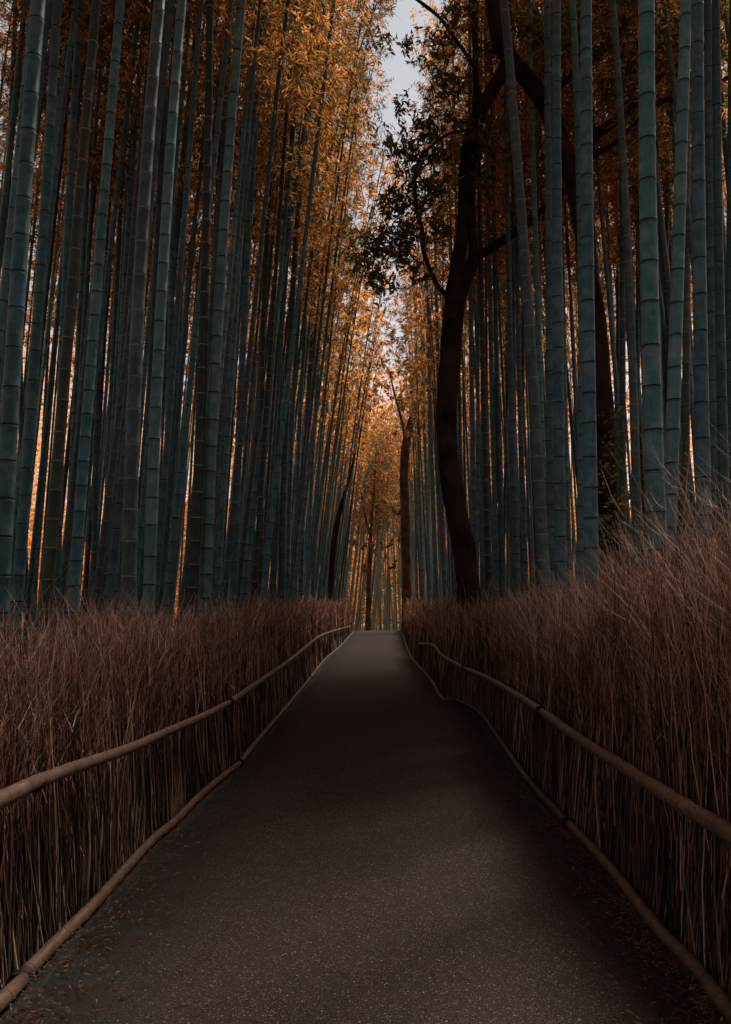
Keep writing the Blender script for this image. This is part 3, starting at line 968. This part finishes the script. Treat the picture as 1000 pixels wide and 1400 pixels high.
for i, (x, y) in enumerate(cand):
    rs = np.random.default_rng(5000 + i)
    u = rs.uniform()
    far = y > 42  # far stalks take paler tones in place of stronger light
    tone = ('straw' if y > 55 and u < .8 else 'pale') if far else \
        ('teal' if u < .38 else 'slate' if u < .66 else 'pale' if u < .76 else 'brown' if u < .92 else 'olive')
    k = int(rs.integers(0, 6))
    s = rs.uniform(.85, 1.12)
    d = lean_dir(x, y, rs)
    yaw = (0 if x < 0 else math.pi) + rs.normal(0, .7 if x < 0 or x > 4 else 1.8)
    qd = q_dir(d, yaw)
    if i < NIND:
        sd = 'left' if x < 0 else 'right'
        third = px_of(x, y)
        mark = min(MARKS, key=lambda q_: abs(q_[0] - third))[1]
        where = ('towards the outer edge of the photo' if abs(third - 518) > 330 else 'half way between photo edge and path'
                 if abs(third - 518) > 170 else 'close beside the path')
        if abs(x) < 2.0: lab = TN[tone] + ' bamboo standing beyond the end of the path'
        else: lab = '%s bamboo %s behind %s' % (TN[tone], depth_words(y), mark)
        root = empty('bamboo_stalk', (x, y, float(gz(y))), lab, 'bamboo', 'slim bamboo stalks filling the grove')
        named.setdefault(lab, []).append((third, root))
        root.rotation_mode = 'QUATERNION'
        root.rotation_quaternion = qd
        root.scale = (s, s, s)
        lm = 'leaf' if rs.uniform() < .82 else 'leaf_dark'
        if (k, tone, lm) not in protos:
            kids = [link('culm', shared[(k, tone)], root),
                    link('foliage', crown_leaf[(k, lm)], root, kind='stuff'),
                    link('branches', crown_twig[k], root, kind='stuff')]
            kids[1].location = kids[2].location = (0, 0, ATT)
            protos[(k, tone, lm)] = kids
        else:
            for ch in protos[(k, tone, lm)]:
                c = ch.copy()
                col.objects.link(c)
                c.parent = root
    else:
        far_culm.append((x, y, k, s, qd, tone))

for lab, lst in named.items():
    if len(lst) > 1:
        lst.sort(key=lambda q_: q_[0])
        for j, (_, r_) in enumerate(lst):
            word = ('leftmost' if j == 0 else 'rightmost' if j == len(lst) - 1 else
                    ('middle' if len(lst) == 3 else ['second', 'third', 'fourth', 'fifth', 'sixth', 'seventh', 'eighth'][min(j - 1, 6)] + ' from left'))
            r_['label'] = word + ' ' + lab if 'from' not in word else lab + ', ' + word
# the stalks behind those, past counting: one object, and their leaves another
Vs, Fs, Ms, n0 = [], [], [], 0
LP, LD, LL, LW = [], [], [], []
for i, (x, y) in enumerate(around):
    rs = np.random.default_rng(8000 + i)
    far_culm.append((x, y, int(rs.integers(0, 6)), rs.uniform(.9, 1.1),
                     q_dir(lean_dir(x, y, rs) + Vector((-.10 if x > 0 else .07, 0, 0)) * max(0, 1 - abs(abs(x) - 2) / 3), (0 if x < 0 else math.pi) + rs.normal(0, .6)), 'teal'))  # unseen stalks, given extra lean overhead to dim the path
for (x, y, k, s, qd, tone) in far_culm:
    near_cam = y < 30 and not -60 < px_of(x, max(y, .5)) < 1060 or y < 2
    Mx = np.array(qd.to_matrix()) * s
    zz = np.concatenate([np.arange(-.3, 8, .62), np.arange(8, 18.4, 1.7)])
    K = len(zz); S = 6
    rad = .047 * (1 - .75 * np.clip(zz / 18.4, 0, 1))
    a = np.arange(S) * 2 * np.pi / S
    C = np.stack([off(k, zz - ATT), 0 * zz, zz], 1)
    V = np.repeat(C[:, None], S, 1)
    V[..., 0] += rad[:, None] * np.cos(a); V[..., 1] += rad[:, None] * np.sin(a)
    V = V.reshape(-1, 3) @ Mx.T + np.array([x, y, float(gz(y))])
    idx = np.arange(K * S).reshape(K, S) + n0
    nx = np.roll(idx, -1, 1)
    Fs.append(np.stack([idx[:-1], nx[:-1], nx[1:], idx[1:]], -1).reshape(-1, 4))
    Vs.append(V); n0 += len(V)
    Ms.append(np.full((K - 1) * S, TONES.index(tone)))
    P, D, L, W, _ = crown_data(k, 600 if near_cam else 640, int(abs(x * 100) + y + 50), 2.6 if near_cam else 1.9)
    LP.append((P + np.array([0, 0, ATT])) @ Mx.T + np.array([x, y, float(gz(y))]))
    LD.append(D @ np.array(qd.to_matrix()).T); LL.append(L); LW.append(W * 1.5)
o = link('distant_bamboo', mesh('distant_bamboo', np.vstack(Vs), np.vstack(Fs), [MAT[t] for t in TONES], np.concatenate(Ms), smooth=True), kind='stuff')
o['label'] = 'mass of thin distant bamboo closing the grove behind the nearer stalks, with unseen stalks around the camera'
o['category'] = 'bamboo grove'
V, Fc = leaves(np.vstack(LP), np.vstack(LD), np.concatenate(LL), np.concatenate(LW), one=True)
o = link('distant_bamboo_foliage', mesh('distant_bamboo_foliage', V, Fc, [MAT['leaf']]), kind='stuff')
o['label'] = 'orange foliage of the distant bamboo and of unseen stalks around the camera'
o['category'] = 'foliage'

# far-off wood: the leafy slopes behind the grove on both sides and beyond the end
def far_wood(n, lo, hi, size, name, mat, keep=None):
    nc = n // 60
    c = rng.uniform(lo, hi, (nc, 3))
    if keep is not None:
        c = c[keep(c)]
    nc = len(c)
    rr = rng.uniform(.5, 1.3, nc)
    P = np.repeat(c, 60, 0) + rng.normal(0, 1, (nc * 60, 3)) * np.repeat(rr, 60)[:, None] * np.array([1, 1, .6])
    P[:, 2] = np.maximum(P[:, 2], -1.4)
    N = len(P)
    D = rng.normal(0, 1, (N, 3)) + np.array([0, 0, -.5]); D /= np.linalg.norm(D, axis=1)[:, None]
    L = rng.uniform(.7, 1.3, N) * size
    V, Fc = leaves(P, D, L, L * .4, one=True)
    o = link(name, mesh(name, V, Fc, [mat]), kind='stuff')
    return o
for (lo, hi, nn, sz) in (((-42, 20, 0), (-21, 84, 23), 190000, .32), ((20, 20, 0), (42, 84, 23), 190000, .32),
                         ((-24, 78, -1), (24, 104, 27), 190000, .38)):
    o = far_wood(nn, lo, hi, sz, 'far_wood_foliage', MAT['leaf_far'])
    o['label'] = 'far-off autumn coloured wood, tinted brighter as if sunlit, seen through the bamboo'
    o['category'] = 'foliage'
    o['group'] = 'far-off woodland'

# wooded hills closing the view beyond
m = M('wooded_hillside')
h1 = m.noise(m.coord('World'), 1.6, 8, 0.75)
h2 = m.noise(m.coord('World'), .12, 4)
hf = m.math('ADD', m.math('MULTIPLY', h1, .8), m.math('MULTIPLY', h2, .3))
m.l(m.ramp(hf, [(0.35, (.02, .018, .010)), (0.52, (.07, .040, .016)), (0.66, (.22, .11, .03)), (0.8, (.42, .24, .08))]), m.b.inputs['Base Color'])
m.b.inputs['Roughness'].default_value = 1
m.bump(h1, 1.0, .6)
V = []
ang = np.linspace(-100, 100, 120)
prof = [(0, -2), (1, 4), (4, 9), (9, 13.5), (16, 16), (30, 17)]
for a in ang:
    # a path round the sides and the far end
    sx_ = math.copysign(min(abs(a), 46), a)
    yy = 108 if abs(a) <= 46 else 108 - (abs(a) - 46) * 2.2
    for k_, (o1, hh) in enumerate(prof):
        nz_ = 1 + .16 * math.sin(a * .31 + k_) + .12 * math.sin(a * .83 + 2 * k_) + .1 * math.sin(a * 2.1)
        ox = math.copysign(o1, a) if abs(a) > 40 else 0
        oy = o1 if abs(a) < 52 else 0
        V.append((sx_ + ox * (1 + .1 * nz_), yy + oy, hh * nz_ if hh > 0 else hh))
idx = np.arange(len(V)).reshape(len(ang), len(prof))
q = np.stack([idx[:-1, :-1], idx[1:, :-1], idx[1:, 1:], idx[:-1, 1:]], -1).reshape(-1, 4)
link('hills', mesh('hills', V, q, [m.m], smooth=True), kind='structure')

# ------------------------------------------------------------------ trees
def limb(name, pts, depth, parent, mat, S=14, n=8, lump=.12, seed=0, base=None, label=None, dd=None):
    """pts: (px, py, width px) traced; depth in metres (dd: depth change along it)"""
    P, Rr = [], []
    for i, (x, y, wd) in enumerate(pts):
        Y = depth + (dd * i / (len(pts) - 1) if dd else 0)
        P.append(at_y(x, y, Y)); Rr.append(wd * Y / F / 2)
    if base is not None:
        P = [base[0]] + P; Rr = [base[1]] + Rr
    Q = smooth_path(P, n)
    rr = smooth_path(np.array(Rr)[:, None] * np.ones(3), n)[:, 0]
    rs = np.random.default_rng(seed)
    Q[1:-1] += rs.normal(0, 1, (len(Q) - 2, 3)) * rr[1:-1, None] * .014
    V, q, e = tube(Q - np.array(parent.location), rr, S, lump, seed)
    o = link(name, mesh(name, V, tri_quads(q, e), [mat], smooth=True), parent)
    if label: o['label'] = label
    return o
def leaf_sprays(parent, name, centres, depth, mat, per=60, spread=.35, size=.10, wr=.38, spr=None):
    """centres (px, py, radius px): sprays of leaves on fine twigs about each"""
    Ps, Ds, Tw = [], [], []
    for (x, y, rp) in centres:
        rm = rp * depth / F
        nsp = max(3, int(rp * rp / 34))
        c0 = at_y(x, y, depth)
        for _ in range(nsp):
            v = rng.normal(0, .5, 3) * np.array([rm, rm * 1.1, rm])
            c = c0 + v
            dr = rng.normal(0, 1, 3) + np.array([0, 0, -.15]); dr /= np.linalg.norm(dr)
            ln = rng.uniform(.25, .5)
            a = c - dr * ln / 2
            Tw.append(np.stack([a, c, c + dr * ln / 2 + np.array([0, 0, -.05])]))
            m_ = per // 4
            tt = rng.uniform(0, 1, m_)[:, None]
            Ps.append(a + dr * ln * tt + rng.normal(0, .02, (m_, 3)))
            dl = dr * .5 + rng.normal(0, .7, (m_, 3)) + np.array([0, 0, -.3])
            Ds.append(dl / np.linalg.norm(dl, axis=1)[:, None])
    P, D = np.vstack(Ps), np.vstack(Ds)
    L = rng.uniform(.65, 1.25, len(P)) * size
    V, Fc = leaves(P - np.array(parent.location), D, L, L * wr)
    link(name, mesh(name, V, Fc, [mat]), parent, kind='stuff')
    V, q = sweeps(np.array(Tw) - np.array(parent.location), np.tile([[.006, .004, .002]], (len(Tw), 1)))
    link('twigs', mesh('twigs', V, q, [MAT['bark']]), parent, kind='stuff')

D1 = 13.6
b1 = at_y(646, 905, D1); b1[2] = -.1
t1 = empty('forked_tree', (b1[0], D1, 0), 'dark bare-trunked tree forking high above the right fence, nearest the path', 'tree')
limb('trunk', [(646, 862, 34), (642, 830, 32), (640, 800, 31), (635, 750, 30), (624, 700, 30), (616, 650, 28), (611, 600, 27), (611, 550, 28),
               (615, 500, 29), (618, 455, 29), (622, 425, 27), (626, 400, 22)], D1, t1, MAT['bark'], 40, 10, .055, 1, base=(b1, .36))
limb('branch', [(617, 440, 20), (618, 405, 20), (626, 360, 20), (634, 310, 20), (638, 260, 22), (639, 225, 24), (645, 185, 23), (656, 155, 22), (672, 125, 20),
                (688, 95, 17), (696, 55, 14), (692, 0, 12), (688, -60, 9)], D1 - .1, t1, MAT['bark'], 14, 7, .1, 2, dd=.8)
limb('branch', [(626, 415, 22), (638, 378, 20), (650, 352, 17), (664, 344, 14), (682, 333, 13), (704, 318, 12), (730, 298, 11), (760, 272, 9), (800, 235, 6)],
     D1 + .05, t1, MAT['bark'], 12, 7, .1, 3, dd=1.5, label='right-hand limb rising behind the bamboo')
limb('branch', [(646, 358, 12), (647, 320, 12), (645, 280, 12), (646, 240, 10), (650, 200, 10), (654, 175, 8)], D1 + .12, t1, MAT['bark'], 10, 6, .1, 31)
limb('branch', [(650, 172, 9), (650, 130, 9), (650, 80, 8), (648, 30, 7), (646, -40, 6)], D1, t1, MAT['bark'], 10, 6, .08, 4)
limb('branch', [(649, 92, 6), (636, 72, 6), (620, 50, 6), (602, 25, 5), (582, 8, 5), (555, -12, 4)], D1, t1, MAT['bark'], 8, 6, .08, 5)
limb('branch', [(609, 402, 8), (598, 390, 7), (588, 368, 6), (580, 345, 6), (578, 318, 6), (572, 290, 5), (568, 262, 5), (568, 236, 5), (576, 214, 4), (592, 198, 4), (612, 184, 4), (634, 179, 4)],
     D1 - .1, t1, MAT['bark'], 8, 6, .08, 6, label='thin curling branch on the left of the trunk')
limb('branch', [(568, 300, 3), (552, 318, 3), (535, 330, 2), (510, 336, 2)], D1 - .2, t1, MAT['bark'], 6, 5, 0, 7)
leaf_sprays(t1, 'foliage', [(500, 345, 26), (525, 350, 34), (555, 335, 28), (540, 300, 30), (520, 385, 22), (570, 290, 26), (590, 260, 28), (560, 245, 26),
                            (545, 195, 26), (575, 200, 26), (605, 215, 24), (590, 165, 22), (548, 150, 14), (535, 265, 18), (600, 320, 20), (615, 120, 26), (600, 60, 26),
                            (560, 60, 16), (625, 20, 26), (670, 60, 22), (520, 60, 16), (575, 380, 18), (660, 240, 16), (660, 180, 16), (680, 200, 22), (625, 160, 18)],
            D1 - .2, MAT['leaf_tree'], per=64, size=.12)

D2 = 10.8
b2 = at_y(838, 900, D2); b2[2] = -.1
t2 = empty('leaning_tree', (b2[0], D2, 0), 'big black-barked tree curving up behind the bamboo of the right grove', 'tree')
limb('trunk', [(838, 860, 40), (836, 800, 36), (833, 750, 33), (829, 680, 30), (828, 600, 27), (824, 520, 26), (818, 450, 24), (808, 390, 23), (800, 350, 22),
               (793, 300, 22), (787, 260, 22), (778, 225, 24), (762, 180, 25), (745, 140, 26), (722, 108, 26), (702, 84, 25), (685, 55, 24), (676, 20, 22), (672, -40, 20)],
     D2, t2, MAT['bark'], 16, 6, .1, 8, base=(b2, .24), dd=1.2)
limb('branch', [(790, 245, 14), (812, 190, 15), (838, 168, 14), (862, 148, 12), (890, 118, 10), (915, 92, 9), (955, 68, 8), (1010, 52, 6)], D2 + .6, t2, MAT['bark'], 10, 6, .1, 9)
limb('branch', [(794, 232, 8), (814, 212, 8), (840, 196, 7), (870, 168, 6), (905, 138, 7), (950, 138, 6), (975, 118, 7), (1010, 98, 6)], D2 + .5, t2, MAT['bark'], 10, 6, .1, 10)
limb('branch', [(745, 140, 10), (775, 110, 9), (815, 72, 8), (870, 60, 8), (930, 62, 7), (1010, 55, 5)], D2 + 1, t2, MAT['bark'], 8, 6, .1, 11)
leaf_sprays(t2, 'foliage', [(940, 30, 30), (900, 60, 26), (985, 60, 26), (860, 90, 24), (820, 60, 22), (780, 60, 24), (740, 50, 24), (960, 110, 20), (700, 160, 16),
                            (720, 30, 20), (850, 20, 26), (800, 15, 24), (990, 15, 22), (830, 130, 16), (880, 180, 14)],
            D2 + .8, MAT['leaf_tree'], per=56, size=.12)
# ivy and low evergreen leaves at its foot
leaf_sprays(t2, 'ivy', [(835, 560, 12), (840, 600, 16), (832, 640, 18), (845, 680, 18), (838, 720, 18), (828, 760, 16), (850, 740, 12)], D2 - .3, MAT['leaf_tree'], per=40, size=.08, wr=.55)

D3 = 39.0
b3 = at_y(557, 880, D3); b3[2] = -.1
t3 = empty('slim_tree', (b3[0], D3, 0), 'slim brown tree standing at the right of the far end of the path', 'tree')
limb('trunk', [(557, 860, 15), (557, 820, 14), (556, 780, 13), (555, 740, 13), (554, 700, 13), (553, 650, 13), (555, 610, 12), (562, 578, 9), (571, 552, 8), (578, 525, 6), (582, 480, 4), (588, 440, 2)],
     D3, t3, MAT['bark2'], 12, 6, .06, 12, base=(b3, .30))
limb('branch', [(556, 612, 6), (552, 588, 4), (547, 565, 4), (540, 540, 3), (532, 505, 2)], D3, t3, MAT['bark2'], 8, 5, .05, 13)
leaf_sprays(t3, 'foliage', [(582, 490, 16), (575, 520, 12), (545, 545, 14), (530, 505, 14), (560, 500, 16), (590, 460, 16), (535, 470, 14), (520, 530, 10), (556, 455, 14)], D3 - .4, MAT['leaf'], per=120, size=.22)
D4 = 56.0
b4 = at_y(504, 880, D4); b4[2] = float(gz(D4)) - .1
t4 = empty('far_tree', (b4[0], D4, float(gz(D4))), 'small dark tree in the middle of the opening at the end of the path', 'tree')
limb('trunk', [(504, 862, 8), (504, 820, 7), (505, 780, 6), (507, 745, 5), (508, 715, 4), (510, 690, 3), (513, 650, 2), (515, 610, 1)], D4, t4, MAT['bark2'], 10, 5, .06, 14, base=(b4, .30))
limb('branch', [(507, 735, 4), (501, 712, 3), (497, 690, 2), (494, 670, 2)], D4, t4, MAT['bark2'], 6, 4, .05, 15)
leaf_sprays(t4, 'foliage', [(512, 682, 11), (524, 686, 12), (536, 692, 11), (546, 700, 9), (484, 742, 9), (497, 747, 11), (512, 750, 12), (528, 748, 12), (542, 742, 11), (550, 728, 9), (520, 716, 8), (500, 775, 8), (540, 772, 8), (495, 668, 8)], D4 - .6, MAT['leaf_tree'], per=260, size=.17)
D5 = 31.0
b5 = at_y(452, 870, D5); b5[2] = -.1
t5 = empty('dark_tree', (b5[0], D5, 0), 'thin black tree leaning right at the inner edge of the left grove', 'tree')
limb('trunk', [(452, 845, 10), (453, 800, 9), (455, 760, 9), (459, 725, 8), (466, 695, 7), (476, 660, 4), (486, 620, 3)], D5, t5, MAT['bark'], 10, 5, .06, 16, base=(b5, .16))

print('triangles', sum(len(m_.polygons) if m_.users else 0 for m_ in bpy.data.meshes), [(m_.name, len(m_.polygons)) for m_ in sorted(bpy.data.meshes, key=lambda q_: -len(q_.polygons))[:14]])
